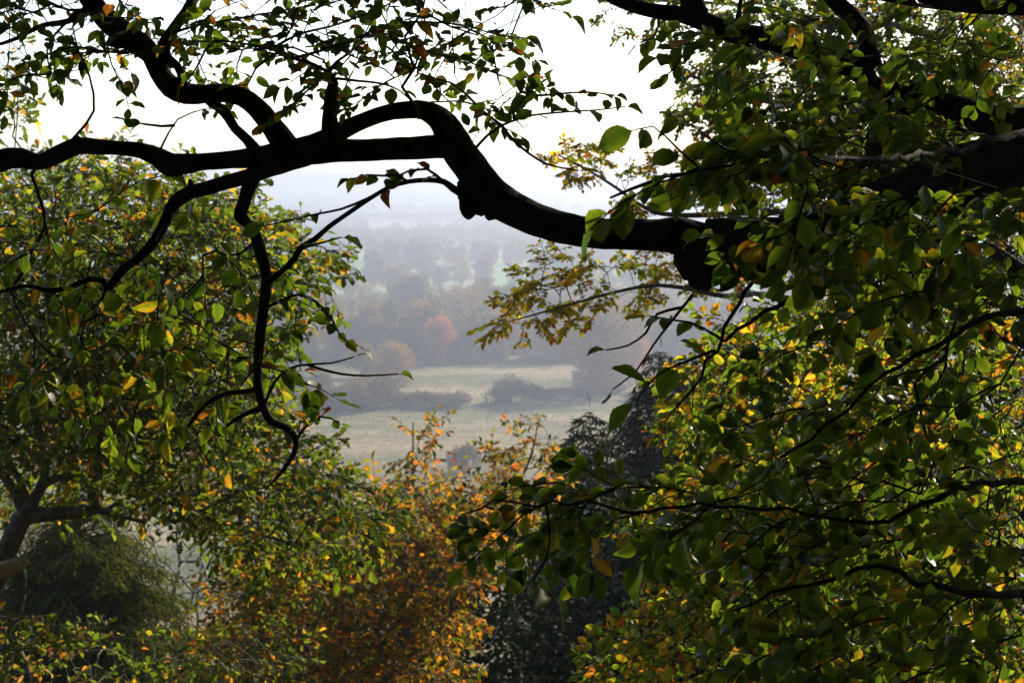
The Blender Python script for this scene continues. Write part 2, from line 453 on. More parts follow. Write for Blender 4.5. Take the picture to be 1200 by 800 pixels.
meadow = ramp(t, [(.3, (.04, .055, .02)), (.42, (.10, .105, .04)), (.52, (.21, .165, .085)), (.62, (.27, .21, .12)), (.7, (.11, .115, .045))]); L(n1.outputs[0], meadow.inputs[0])
det = ramp(t, [(.32, (.4, .42, .36)), (.62, (1.2, 1.17, 1.1))]); L(n2.outputs[0], det.inputs[0])
mm = N(t, 'ShaderNodeMix', data_type='RGBA', blend_type='MULTIPLY'); mm.inputs[0].default_value = 1; L(meadow.outputs[0], mm.inputs[6]); L(det.outputs[0], mm.inputs[7])
m3 = N(t, 'ShaderNodeMapping'); m3.inputs['Scale'].default_value = (.003, .0022, 0); L(geo.outputs['Position'], m3.inputs[0])
vo = N(t, 'ShaderNodeTexVoronoi', Scale=1.0); L(m3.outputs[0], vo.inputs['Vector'])
vsx = N(t, 'ShaderNodeSeparateColor'); L(vo.outputs['Color'], vsx.inputs[0])
fld = ramp(t, [(0, (.10, .20, .05)), (.4, (.13, .22, .06)), (.55, (.24, .23, .10)), (.8, (.10, .18, .05)), (1, (.30, .26, .15))]); L(vsx.outputs[0], fld.inputs[0])
far = N(t, 'ShaderNodeMapRange'); L(sp.outputs[1], far.inputs[0]); far.inputs[1].default_value = 690; far.inputs[2].default_value = 750
mf = N(t, 'ShaderNodeMix', data_type='RGBA'); L(far.outputs[0], mf.inputs[0]); L(mm.outputs[2], mf.inputs[6]); L(fld.outputs[0], mf.inputs[7])
lit = ramp(t, [(.35, (.03, .022, .012)), (.6, (.075, .045, .022)), (.75, (.12, .07, .03))]); 
n4 = N(t, 'ShaderNodeTexNoise', Scale=6.0, Detail=5.0); L(geo.outputs['Position'], n4.inputs['Vector']); L(n4.outputs[0], lit.inputs[0])
near = N(t, 'ShaderNodeMapRange'); L(sp.outputs[1], near.inputs[0]); near.inputs[1].default_value = 160; near.inputs[2].default_value = 215
mg = N(t, 'ShaderNodeMix', data_type='RGBA'); L(near.outputs[0], mg.inputs[0]); L(lit.outputs[0], mg.inputs[6]); L(mf.outputs[2], mg.inputs[7])
b = N(t, 'ShaderNodeBsdfPrincipled', Roughness=.95); b.inputs['Specular IOR Level'].default_value = .1; L(mg.outputs[2], b.inputs['Base Color'])
bp = N(t, 'ShaderNodeBump', Strength=.8, Distance=.5); L(n2.outputs[0], bp.inputs['Height']); L(bp.outputs[0], b.inputs['Normal']); L(b.outputs[0], out.inputs[0])
M['ground'] = m
tag(mesh_obj('ground', GV, GQ, None, 'ground'), kind='structure')

# ------------------------------------------------------------------ haze
m, t = newmat('haze'); out = N(t, 'ShaderNodeOutputMaterial'); v = N(t, 'ShaderNodeVolumePrincipled')
v.inputs['Color'].default_value = (.45, .492, .60, 1); v.inputs['Density'].default_value = .00062; v.inputs['Anisotropy'].default_value = .5
t.links.new(v.outputs[0], out.inputs['Volume']); M['haze'] = m
x0, x1, y0, y1, z0, z1 = -4700, 4700, -75, 7400, VZ-1.5, 72
hv = [(x, y, z) for z in (z0, z1) for y in (y0, y1) for x in (x0, x1)]
hq = [(0, 2, 3, 1), (4, 5, 7, 6), (0, 1, 5, 4), (2, 6, 7, 3), (0, 4, 6, 2), (1, 3, 7, 5)]
hzb = mesh_obj('haze', hv, hq, None, 'haze', smooth=False)
tag(hzb, 'pale blue autumn haze filling the valley', 'haze', kind='stuff')
# ================================================================== the old beech (trunk out of frame at the right)
beech = empty('beech_tree', (2.75, 5.7, hz(2.75, 5.7)-.1))
tag(beech, 'old beech with dark crooked boughs sweeping across the top and large drooping leaves close by', 'beech tree')
def beech_part(TB, name, mat='beech_bark', parent=beech): return TB.build(name, mat, parent)
TBk = Tubes()
tp = [(2.75, 5.7, hz(2.75, 5.7)-.3), (2.72, 5.68, 37.4), (2.66, 5.7, 39), (2.6, 5.75, 41), (2.7, 5.8, 43), (2.9, 5.7, 46), (3.0, 5.5, 50)]
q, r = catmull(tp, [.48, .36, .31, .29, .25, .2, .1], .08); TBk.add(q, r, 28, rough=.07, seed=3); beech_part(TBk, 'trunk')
tr_pt = lambda z: Vector((2.62, 5.72, z))
GB = Grow(.2)

def bough(name, px, d, step=.03, sides=22, rough=.10, seed=1, extra=()):
    TB = Tubes()
    pts, rad = px_pts(px, d); q, r = catmull(pts, rad, step); TB.add(q, r, sides, rough=rough, seed=seed)
    GB.limb(q[::4], r[::4], at=1 if GB.p else None)
    for k, (e, dd, rg) in enumerate(extra):
        pts, rad = px_pts(e, dd); a, c = catmull(pts, rad, step); TB.add(a, c, max(8, sides-6), rough=rg, seed=seed*10+k)
        GB.limb(a[::3], c[::3], at=1)
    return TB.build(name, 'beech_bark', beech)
# main bough
B1 = [(1540, 130, 60, 5.75), (1400, 150, 46, 5.6), (1300, 165, 36, 5.4), (1200, 180, 29, 5.3), (1130, 196, 27, 5.2), (1060, 226, 27, 5.1), (1000, 254, 30, 5.05), (940, 277, 26, 5), (890, 288, 32, 5),
      (850, 291, 36, 5), (818, 292, 38, 5), (800, 277, 23, 5), (760, 275, 18.5), (700, 273, 18), (650, 264, 19), (605, 247, 20), (577, 229, 22), (557, 204, 20.5), (538, 178, 20), (524, 155, 18), (513, 139, 14.5), (497, 130, 11.5), (480, 129, 10.5),
      (450, 133, 9.5), (425, 142, 9.5), (400, 154, 11), (375, 169, 15), (345, 178, 15)]
bough('bough', B1, 5.0, seed=2, extra=[
    ([(840, 286, 34), (833, 304, 29), (829, 318, 25), (827, 328, 23), (827, 333, 20), (828, 336, 12)], 4.97, .05),
    ([(555, 210, 20), (558, 226, 23), (561, 236, 22), (563, 244, 16), (564, 250, 8)], 5.0, .05), ([(585, 236, 22), (578, 246, 15), (574, 253, 9), (573, 257, 4)], 5.0, .05),
    ([(555, 225, 18), (551, 236, 14), (549, 246, 11), (549, 252, 8), (549, 256, 4)], 5.0, .05),
    ([(530, 172, 15), (512, 172, 14), (480, 174, 13.5), (440, 176, 13), (400, 177, 13.5), (365, 177, 15.5), (333, 179, 15), (300, 184, 12.5), (270, 187, 10.5), (240, 189, 10), (215, 192, 12.5), (198, 193, 14.5), (184, 184, 11.5),
      (165, 177, 9.5), (140, 174, 8.5), (112, 172, 9.5), (91, 171, 10.5), (68, 181, 10.5), (45, 190, 9.5), (25, 186, 12), (5, 187, 13), (-15, 196, 11), (-60, 210, 8, 5.3), (-130, 200, 5, 5.5)], 5.0, .09),
    ([(92, 168, 8), (88, 160, 4)], 5, 0),
    ([(390, 168, 12), (386, 150, 9.5), (387, 130, 8.5), (389, 112, 9), (390, 99, 6), (393, 92, 3)], 4.95, .08),
])
# upright branch leaving at the top left
bough('bough', [(345, 180, 14), (330, 163, 14.5), (315, 143, 13), (300, 126, 12), (283, 114, 11.5), (262, 109, 11), (240, 110, 11), (218, 110, 13), (200, 102, 13), (187, 86, 12), (178, 66, 12), (165, 53, 14), (150, 43, 15),
                (132, 29, 14), (115, 12, 12.5), (102, -6, 12), (88, -30, 11, 5.1), (60, -80, 9, 5.2), (40, -160, 7, 5.3)], 5.0, seed=5, extra=[
    ([(244, 118, 5.5), (258, 127, 6), (268, 138, 6), (275, 150, 5.5), (290, 164, 6), (300, 178, 8)], 5.02, .05),
    ([(218, 105, 5), (213, 92, 4.5), (208, 78, 5), (196, 69, 6.5), (192, 55, 8), (200, 40, 7), (212, 22, 6), (222, 5, 5), (228, -20, 4)], 4.98, .08),
    ([(130, 28, 8), (115, 18, 6), (100, 12, 5), (80, 25, 3.5), (50, 30, 3), (20, 45, 2.5), (0, 52, 2)], 4.9, .03),
    ([(150, 45, 10), (138, 52, 6), (128, 52, 3)], 4.97, 0),
])
# lower branches that hang on the left
bough('bough', [(360, 182, 12), (335, 191, 11), (312, 199, 9.5), (290, 207, 9), (268, 213, 8.5), (245, 220, 8.5), (222, 226, 8.5), (205, 237, 8.5), (196, 252, 6.5), (188, 270, 6.5), (175, 290, 6), (160, 304, 5), (145, 315, 5.5), (133, 330, 5), (123, 345, 3), (118, 352, 1.5)],
      5.0, sides=14, seed=7, extra=[
    ([(298, 205, 9), (291, 222, 8.5), (285, 240, 7.5), (281, 253, 8), (290, 262, 6), (299, 275, 7), (306, 298, 7.5), (312, 320, 6.5), (311, 345, 6.5), (307, 375, 6), (304, 405, 6), (302, 430, 5), (303, 455, 5.5), (309, 478, 5), (318, 494, 5), (336, 501, 4.5), (347, 515, 4), (344, 532, 3.2), (332, 550, 2.2), (322, 562, 1.6), (314, 570, 1)], 5.0, .08),
    ([(552, 232, 6), (531, 221, 4.6), (520, 213, 3.6), (500, 211, 3), (478, 213, 2.8), (455, 220, 2.6), (430, 235, 2.6), (405, 252, 2.8), (385, 266, 3), (368, 281, 3.5), (352, 291, 4), (345, 303, 4), (330, 318, 3.5), (315, 330, 4)], 4.95, .05),
    ([(127, 338, 4), (120, 329, 4), (105, 327, 3.5), (85, 335, 3.5), (60, 340, 3), (30, 335, 2.5), (0, 342, 2)], 5.0, .05),
    ([(225, 222, 6), (223, 214, 3), (222, 210, 1.5)], 5.0, 0),
    ([(303, 455, 4), (290, 458, 3), (262, 462, 3), (240, 475, 2.2), (220, 500, 2)], 5.05, .05),
    ([(309, 478, 4), (292, 483, 3), (275, 492, 2.2), (265, 500, 1.8)], 5.0, .05),
])
# upper right boughs
bough('bough', [(1520, 60, 34, 6), (1400, 90, 30, 6), (1300, 125, 27, 6), (1200, 145, 21, 6), (1140, 137, 20, 6), (1090, 124, 19.5, 6), (1060, 112, 19, 6), (1030, 95, 18, 6), (1003, 78, 16, 6), (975, 68, 15, 6), (945, 60, 14, 6), (915, 50, 13.5, 6), (885, 43, 12.5, 6),
                (860, 39, 12, 6), (835, 30, 12, 6), (812, 20, 11, 6), (790, 16, 9, 6), (760, 12, 8.5, 6), (730, 3, 8, 6), (700, -12, 7, 6), (650, -40, 6, 6)], 6, seed=11, extra=[
    ([(1030, 95, 13), (1022, 76, 12), (1018, 58, 11), (1013, 38, 11.5), (1000, 22, 11), (985, 8, 10), (972, -8, 10), (960, -30, 9)], 6, .09),
    ([(862, 36, 4), (864, 26, 3.5), (866, 14, 3), (868, 0, 2.5)], 6, .03),
    ([(820, 20, 12), (812, 5, 14), (805, -15, 12)], 6, .05),
    ([(1560, 20, 26), (1400, 8, 23), (1300, 4, 21), (1210, 0, 19), (1160, 0, 17), (1100, -2, 14), (1050, -8, 12), (1000, -18, 11), (940, -30, 9)], 5.6, .08)])

T_top = Tubes(); L_top = Leaves('beech')
tn_dark = tone_fn(.3, .17, .14, .88)
def spray_px(poly_l, d, L=.06, side=.14, dens=1., r=1.2, tone=tn_dark, LB=None, TB=None, **k):
    pts = [P(q[0], q[1], q[2] if len(q) > 2 else d) for q in poly_l]
    q, _ = catmull(pts, [1]*len(pts), .05)
    leafy(q, L, LB or L_top, TB or T_top, side=side, dens=dens, tone=tone, r0=r*d/FPX, **{'hang': .12, **k})
top = [
    ([(392, 95), (384, 84), (368, 76), (345, 68), (318, 58), (290, 52), (258, 48), (225, 50)], 4.95, dict(side=.16, r=1.5)),
    ([(384, 84), (395, 72), (412, 60), (433, 37), (467, 27), (503, 26), (543, 30), (587, 42), (613, 44)], 4.9, dict(side=.12, start=.2)),
    ([(345, 68), (375, 60), (405, 50), (430, 42), (460, 45), (500, 60), (543, 70), (575, 84), (610, 96), (640, 104)], 4.9, dict(side=.13, dens=1.2)),
    ([(318, 58), (350, 40), (385, 32), (420, 20), (450, 8), (480, -10)], 4.9, dict(side=.14)),
    ([(394, 92), (420, 95), (447, 98), (468, 106), (482, 118)], 4.95, dict(side=.08, bare=.6)),
    ([(556, 175), (572, 158), (588, 147), (603, 141), (625, 135), (667, 131), (700, 129), (733, 125)], 4.95, dict(side=.05, dens=.8, bare=.2, start=.3)),
    ([(588, 147), (565, 130), (548, 112), (530, 98), (510, 92), (488, 85)], 4.95, dict(side=.1, dens=1.1)),
    ([(603, 141), (600, 122), (610, 108), (630, 112), (655, 110), (690, 108), (720, 112)], 4.9, dict(side=.06, dens=1.0)),
    ([(588, 147), (600, 163), (620, 180), (640, 192), (660, 197), (678, 200)], 4.95, dict(side=.03, dens=.5, bare=.6, start=.5)),
    ([(192, 55), (170, 60), (145, 62), (120, 60), (90, 55), (60, 62), (35, 75)], 4.95, dict(side=.1, bare=.3)),
    ([(100, 12), (80, 12), (60, 5), (40, 15), (20, 10), (-10, 20)], 4.9, dict(side=.12, dens=1.2)),
    ([(80, 25), (65, 40), (55, 60), (60, 85), (70, 100)], 4.85, dict(side=.06, dens=.7)),
    ([(200, 40), (230, 30), (262, 25), (300, 18), (335, 12), (370, 5)], 4.9, dict(side=.14, dens=1.1)),
    ([(250, 48), (240, 60), (232, 76), (225, 88), (216, 98)], 4.95, dict(side=.06, dens=.8)),
    ([(188, 175), (198, 155), (208, 140), (225, 132), (240, 128)], 4.95, dict(side=.05, dens=.4, bare=.7)),
    ([(205, 147), (190, 148), (172, 146), (150, 142)], 4.9, dict(side=.03, dens=.5, start=.7)),
    ([(345, 68), (330, 60), (300, 80), (290, 100), (275, 100)], 4.9, dict(side=.04, bare=.9)),
    ([(455, 220), (430, 233), (400, 245), (375, 250), (340, 258), (310, 265)], 4.85, dict(side=.05, dens=.7, start=.55)),
    ([(478, 213), (465, 205), (450, 206), (430, 205), (412, 210)], 4.9, dict(side=.05, dens=.8)),
    ([(520, 213), (500, 198), (480, 200), (462, 210), (458, 220)], 4.9, dict(side=.05, dens=.9, bare=.2)),
    ([(352, 291), (375, 285), (400, 278)], 4.9, dict(side=.02, dens=.4, bare=.5)),
    ([(312, 360), (330, 352), (350, 345), (368, 352), (388, 372), (400, 395), (420, 405)], 4.9, dict(side=.09, dens=.9, L=.055)),
    ([(309, 478), (320, 450), (338, 432), (360, 427), (390, 425), (415, 418)], 5, dict(side=.06, dens=.5, bare=.85)),
    ([(360, 427), (375, 432), (400, 438), (430, 440), (467, 438)], 5, dict(side=.06, dens=.5, bare=1)),
    ([(347, 515), (358, 500), (370, 487), (388, 490), (398, 496)], 5, dict(side=.08, dens=.9, L=.05)),
    ([(88, 160), (110, 130), (105, 90), (92, 60), (85, 30)], 4.9, dict(side=.04, bare=1)),
]
for pl_, d_, kw in top:
    kw = dict(kw); spray_px(pl_, d_, **kw)
# free growing twigs between the traced ones at the top left
ends = GB.reach(fill([(-10, -15), (660, -15), (600, 40), (540, 60), (470, 95), (330, 78), (230, 45), (110, 70), (50, 90), (-10, 60)], 66, 4.7, 5.4), seg=.07, wob=.18, maxfix=.06)
for p, d in ends:
    leafy(twig_axis(p, (d+rv(.3)).normalized(), random.uniform(.12, .3), droop=.03), random.uniform(.042, .058), L_top, T_top, side=.12, tone=tn_dark, r0=.0018, dens=1.15, hang=.1)
# hanging leaves over the left
L_left = Leaves('beech'); T_left = Tubes(); tn_l = tone_fn(.42, .16, .12, .86)
ends = GB.reach(fill([(0, 250), (60, 240), (180, 262), (250, 250), (335, 290), (375, 335), (365, 380), (300, 440), (250, 475), (150, 480), (60, 455), (0, 420)], 78, 4.8, 6.2), seg=.08, wob=.15, maxfix=.035)
for p, d in ends:
    leafy(twig_axis(p, (d+rv(.5)+Vector((0, 0, -.3))).normalized(), random.uniform(.12, .3), droop=.08), random.uniform(.055, .075), L_left, T_left, side=.12, tone=tn_l, r0=.0018, hang=.5)
ends = GB.reach(fill([(380, 60), (660, 90), (650, 125), (560, 140), (480, 100)], 10, 4.8, 5.1), seg=.07, wob=.15, maxfix=.03)
for p, d in ends:
    leafy(twig_axis(p, (d+rv(.3)).normalized(), .15), .055, L_top, T_top, side=.08, tone=tn_dark, r0=.0018)

# right-hand low limbs with big leaves close to the camera
def limb_r(px, d, sides=10):
    pts, rad = px_pts(px, d); q, r = catmull(pts, rad, .05)
    for i in range(3, len(q)-1): q[i] = q[i]+rv(.004)
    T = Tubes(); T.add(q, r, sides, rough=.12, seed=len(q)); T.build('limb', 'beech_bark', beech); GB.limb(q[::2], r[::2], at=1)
T_r = Tubes(); L_r = Leaves('beech'); tn_r = tone_fn(.38, .14, .03, .8)
limb_r([(1460, 120, 6, 5.9), (1350, 145, 5, 5.8), (1250, 160, 4.5, 5.6), (1150, 172, 4, 5.2), (1050, 185, 3.4, 4.4), (960, 186, 3, 3.8), (890, 184, 2.6, 3.6), (820, 197, 2.2, 3.6), (765, 212, 2.5, 3.6), (715, 232, 1.5, 3.6)], 3.6)
limb_r([(1460, 250, 14, 5.2), (1330, 330, 11, 4.4), (1230, 360, 5, 4.0), (1153, 372, 3.6, 3.9), (1093, 408, 3, 3.9), (1033, 440, 2.5, 3.9), (980, 488, 2, 3.9), (915, 535, 1.4, 3.9)], 3.9)
limb_r([(1460, 400, 14, 5.2), (1350, 520, 11, 4.2), (1230, 560, 4.5, 3.6), (1120, 572, 3.2, 3.4), (1040, 610, 2.8, 3.4), (950, 600, 2.4, 3.4), (870, 596, 2.1, 3.4), (800, 592, 1.8, 3.4), (740, 600, 2.2, 3.4), (690, 588, 2, 3.4), (630, 592, 1.6, 3.4), (585, 588, 1.4, 3.4), (540, 603, 1.2, 3.4)], 3.4)
limb_r([(1470, 600, 12, 5.2), (1350, 670, 9, 4.4), (1200, 695, 5, 3.9), (1100, 685, 4, 3.8), (1030, 665, 3, 3.8), (930, 690, 2, 3.8), (860, 715, 1.4, 3.8)], 3.8)
limb_r([(900, 300, 4, 4.9), (880, 330, 2.4, 4.8), (858, 370, 2.2, 4.8), (838, 410, 2, 4.8), (812, 455, 1.6, 4.8), (790, 480, 1.3, 4.8)], 4.8)
limb_r([(1200, 210, 9, 5.2), (1130, 235, 5, 5.1), (1080, 300, 4, 5.0), (1000, 325, 3, 5.0), (930, 350, 3, 4.9), (880, 375, 2.4, 4.9), (850, 400, 2, 4.9)], 5)
tw = [
    ([(890, 189), (860, 180), (835, 165), (815, 150), (800, 140)], 3.6, dict(L=.085, side=.16, dens=1.)),
    ([(820, 197), (800, 180), (780, 160), (765, 148), (745, 152)], 3.6, dict(L=.075, side=.1, dens=.8)),
    ([(890, 189), (850, 195), (800, 205), (750, 225), (712, 250), (700, 262)], 3.5, dict(L=.085, side=.12, dens=1.4)),
    ([(900, 190), (860, 205), (820, 215), (785, 225)], 3.6, dict(L=.08, side=.12, dens=1.4)),
    ([(960, 196), (930, 175), (915, 150), (905, 120)], 3.6, dict(L=.08, side=.14)),
    ([(850, 400), (825, 385), (810, 378), (790, 375), (760, 370)], 4.8, dict(L=.07, side=.08, dens=.8, start=.3)),
    ([(812, 345), (800, 360), (780, 385), (765, 405), (745, 435), (718, 456)], 4.9, dict(L=.06, bare=1)),
    ([(800, 360), (770, 368), (757, 390), (735, 405), (710, 410)], 4.9, dict(L=.06, bare=1)),
    ([(838, 410), (800, 425), (770, 440), (745, 470)], 4.6, dict(L=.10, side=.05, dens=.6)),
    ([(640, 592), (645, 620), (640, 655), (625, 680), (650, 700)], 3.4, dict(L=.07, side=.06, dens=.7, start=.6)),
    ([(830, 595), (800, 620), (770, 640), (750, 665)], 3.4, dict(L=.08, side=.1)),
    ([(770, 12), (772, 30), (765, 45), (750, 50)], 6, dict(L=.07, side=.05)), ([(790, 16), (778, 25), (783, 40)], 6, dict(L=.07, side=.05)),
    ([(800, 65), (790, 80), (780, 90)], 5.5, dict(L=.06, side=.05, dens=.8)),
]
for pl_, d_, kw in tw:
    kw = dict(kw); spray_px(pl_, d_, LB=L_r, TB=T_r, tone=tn_r, hang=.4, **kw)
L_r2 = Leaves('beech'); T_r2 = Tubes()
def cover(poly, n, d0, d1, L, LB, TB, tone, maxfix=.05, seg=.08, ln=(.12, .26), side=.17, hang=.08, dens=1.4, tilt=.34, dirb=Vector((-1, 0, -.3)), r0=.0018):
    ends = GB.reach(fill(poly, n, d0, d1), seg=seg, wob=.15, maxfix=maxfix)
    for p, d in ends:
        leafy(twig_axis(p, (d*.3+rv(.28)+dirb).normalized(), random.uniform(*ln), droop=.1), L*random.uniform(.8, 1.1), LB, TB, side=side, tone=tone, r0=r0, hang=hang, dens=dens, tilt=tilt, nrm=Vector((0, -.7, 1))+rv(.25), flat=.9)
cover([(850, 160), (930, 150), (1000, 180), (1210, 230), (1210, 350), (1050, 340), (960, 300), (900, 270)], 26, 3.6, 4.8, .074, L_r, T_r, tn_r)
cover([(860, 110), (930, 130), (1000, 120), (1210, 60), (1210, 360), (1050, 350), (940, 290), (870, 215)], 50, 5.3, 6.8, .074, L_r, T_r, tn_r)
cover([(830, 20), (1210, 0), (1210, 240), (1000, 215), (880, 120)], 60, 4.9, 6.4, .07, L_r, T_r, tn_r)
cover([(960, 360), (1060, 320), (1210, 300), (1210, 560), (1000, 580), (900, 560)], 27, 3.8, 5.6, .068, L_r2, T_r2, tn_r, hang=.08)
cover([(610, 600), (630, 575), (660, 555), (720, 568), (800, 570), (900, 560), (1210, 540), (1210, 800), (960, 800), (900, 700), (830, 640), (720, 620), (620, 615)], 80, 3.5, 5.6, .068, L_r2, T_r2, tn_r, hang=.08)
T_sk = Tubes(); GB.draw(T_sk, tip=.0016, maxr=.012)
T_sk.build('branch', 'twig_bark', beech)
for tb, lb in ((T_top, L_top), (T_left, L_left), (T_r, L_r), (T_r2, L_r2)):
    bo = tb.build('branch', 'twig_bark', beech); lb.build('leaves', 'beech_leaf', bo)
# the beech's own crown overhead, unseen above the frame, spread wide to shade the boughs
LC = Leaves('clump')
for _ in range(42000):
    x = random.uniform(-9, 13); y = random.uniform(-13, 12.5); z = 42.6+random.random()**1.3*6.5+.05*abs(x)
    if math.hypot((x-2)/11.5, y/13) > 1: continue
    LC.add((x, y, z), rv(), (rv(.5)+Vector((0, 0, 1))), random.uniform(.16, .34), min(1, abs(random.gauss(.4, .2))))
crown = LC.build('crown', 'small_leaf', beech)
TC = Tubes()
for k in range(9):
    a = k*.7; e = Vector((9*math.cos(a)-1, -4+7*math.sin(a), 47.5)); e.y = min(e.y, 3)
    q, r = catmull([Vector((2.8, 5.7, 43.6+k*.3)), Vector((2.5, 4.6, 46)).lerp(e, .4), e], [.14, .08, .02], .3); TC.add(q, r, 8, rough=.05)
TC.build('limb', 'beech_bark', beech)
rebase(beech)

# ================================================================== generic trees
def broad_tree(name, label, cat, limbs, targets, leafm, kind, L, bark, tone, d, spr=(.25, .5), side=.2, seg=.25, tip=.004, maxr=.05, dens=1., wpath=.25, hang=.2, extra=None, tilt=.6, group=None, traced=(), wob=.12, r0=.003, warm=None, warm_mat=None, flow=None, flat=.55):
    G = Grow(wpath); TBs = []
    first, _ = px_pts(limbs[0][:1], d)
    root = empty(name, (first[0].x, first[0].y, hz(first[0].x, first[0].y)-.1)); tag(root, label, cat, group)
    for i, l in enumerate(limbs):
        pts, rad = px_pts(l, d)
        if i == 0:
            b = Vector((pts[0].x-.1, pts[0].y, hz(pts[0].x, pts[0].y)-.3)); pts = [b]+pts; rad = [rad[0]*1.35]+rad
        q, r = catmull(pts, rad, seg*.5); T = Tubes(); T.add(q, r, 14 if i == 0 else 10, rough=.1, seed=i+5)
        G.limb(q, r, at=1 if i else None)
        T.build('trunk' if i == 0 else 'limb', bark, root)
    T = Tubes(); LB = Leaves(kind)
    LW = Leaves(kind)
    for ti, (p, dr) in enumerate(G.reach(targets, seg=seg, wob=wob)):
        bias = random.gauss(0, .09); tn = tone
        tone_ = (lambda: min(1, max(0, tn()+bias)))
        leafy(twig_axis(p, ((dr*.35+rv(.3)+flow) if flow else (dr+rv(.4))).normalized(), random.uniform(*spr), droop=.04), L*random.uniform(.85, 1.15), (LW if warm and ti >= warm else LB), T, side=side, tone=tone_, r0=r0, hang=hang, dens=dens, tilt=tilt, sides=3, flat=flat, nrm=(Vector((0, -.6, 1))+rv(.3)) if flow else None)
    for pl_ in traced:
        q = [P(*x) for x in pl_]; leafy(q, L, LB, T, side=side, tone=tone, r0=r0, hang=hang, dens=dens, tilt=tilt)
    G.draw(T, tip=tip, maxr=maxr)
    T.build('branches', bark, root); LB.build('crown', leafm, root); LW.build('leaves', warm_mat, root)
    if extra: extra(root)
    rebase(root); return root

# oak on the left
def broken(root):
    T = Tubes(); pts, rad = px_pts([(-22, 674, 11), (0, 668, 10), (14, 663, 8.5), (26, 660, 7), (33, 657, 3)], 13.6); q, r = catmull(pts, rad, .03); T.add(q, r, 12, rough=.22, seed=4)
    for a, c in (((24, 660), (35, 652)), ((24, 658), (37, 660)), ((20, 656), (32, 650))):
        q, r = px_pts([(a[0], a[1], 3), ((a[0]+c[0])/2, (a[1]+c[1])/2, 2), (c[0], c[1], .5)], 13.6); T.add(q, r, 6)
    T.build('broken_limb', 'torn_wood', root)
broad_tree('oak_tree', 'knotty oak at the left edge with a torn pale limb stub and lobed leaves', 'oak tree',
    [[(-52, 1000, 19), (-34, 820, 17), (-18, 720, 15), (-2, 670, 12), (12, 635, 12), (24, 612, 11), (32, 600, 10), (40, 585, 7), (52, 560, 6), (50, 520, 5), (40, 480, 4.5), (44, 430, 4), (58, 380, 4), (56, 330, 3), (75, 280, 2.5), (80, 230, 2)],
     [(30, 606, 10), (50, 603, 9), (75, 601, 8.5), (100, 599, 8), (113, 597, 5), (140, 604, 3), (170, 612, 2)],
     [(28, 600, 7), (20, 580, 6), (5, 558, 5.5), (-15, 535, 5), (-60, 480, 4), (-80, 400, 3)], [(34, 592, 5), (24, 565, 4), (10, 540, 3.5), (0, 520, 3), (-20, 470, 2.5), (-30, 380, 2)],
     [(45, 575, 5), (65, 560, 5), (110, 565, 4.5), (150, 577, 4), (200, 587, 3.5), (260, 565, 3), (330, 552, 3), (400, 560, 2.5), (460, 590, 2)],
     [(112, 596, 6), (108, 570, 7), (116, 530, 7), (113, 500, 7, 14.2), (120, 460, 6), (108, 410, 5), (128, 360, 4), (140, 310, 3)],
     [(200, 587, 3), (250, 610, 2.5), (300, 625, 2), (360, 640, 1.6)], [(150, 577, 3), (200, 530, 3), (260, 510, 2.5), (330, 480, 2)],
     [(20, 655, 6), (26, 680, 5.5), (22, 715, 5), (12, 740, 5), (22, 765, 5), (32, 790, 5), (34, 840, 4)]],
    fill([(-20, 235), (60, 195), (150, 200), (250, 225), (310, 262), (350, 300), (362, 305), (340, 350), (312, 400), (318, 480), (375, 548), (450, 588), (420, 640), (350, 670), (280, 640), (200, 600), (150, 575), (120, 560), (60, 535), (-20, 530)], 1350, 12.3, 16.2)
    + fill([(-20, 520), (120, 545), (185, 590), (100, 588), (-20, 592)], 60, 15, 17) + fill([(-20, 50), (25, 70), (42, 110), (30, 165), (-20, 165)], 16, 13, 15) + fill([(-10, 715), (10, 715), (50, 770), (45, 800), (-10, 800)], 16, 12.5, 13.8)+fill([(330, 265), (400, 300), (385, 350), (345, 340)], 14, 13.5, 14.5),
    'oak_leaf', 'oak', .095, 'oak_bark', tone_fn(.36, .17, .09, .78), 14, extra=broken, side=.24, dens=1.25, spr=(.2, .42))

# autumn oak in the lower middle
broad_tree('autumn_oak', 'orange and yellow autumn oak rising in the lower middle in front of the meadow', 'oak tree',
    [[(480, 1050, 14), (478, 900, 12), (482, 820, 11), (478, 760, 9), (470, 720, 7.5), (476, 680, 6), (470, 640, 5), (482, 580, 2), (484, 540, 1.2), (484, 495, .7)],
     [(476, 770, 7), (510, 740, 6), (540, 700, 4.5), (560, 660, 4), (590, 600, 2.2), (620, 540, 1.3), (632, 490, .7)],
     [(470, 722, 5), (440, 718, 4), (400, 718, 3.5), (350, 715, 3), (290, 690, 2.5)], [(474, 700, 4), (500, 688, 3.5), (520, 686, 3), (560, 700, 2.5)], [(476, 650, 4), (430, 620, 3), (380, 610, 2), (340, 600, 2)]],
    fill([(275, 670), (330, 615), (430, 600), (470, 575), (520, 585), (600, 575), (635, 580), (600, 630), (545, 680), (530, 810), (270, 820), (262, 720)], 880, 18, 23.5)
    + fill([(572, 545), (600, 515), (640, 492), (655, 530), (645, 575), (570, 575)], 26, 20, 21.5)
    + fill([(480, 500), (492, 500), (510, 575), (470, 575)], 16, 20.5, 21.5),
    'autumn_leaf', 'oak', .10, 'oak_bark', tone_fn(.4, .24, .08, .85), 21, spr=(.25, .55), side=.3, seg=.3, dens=1.25)
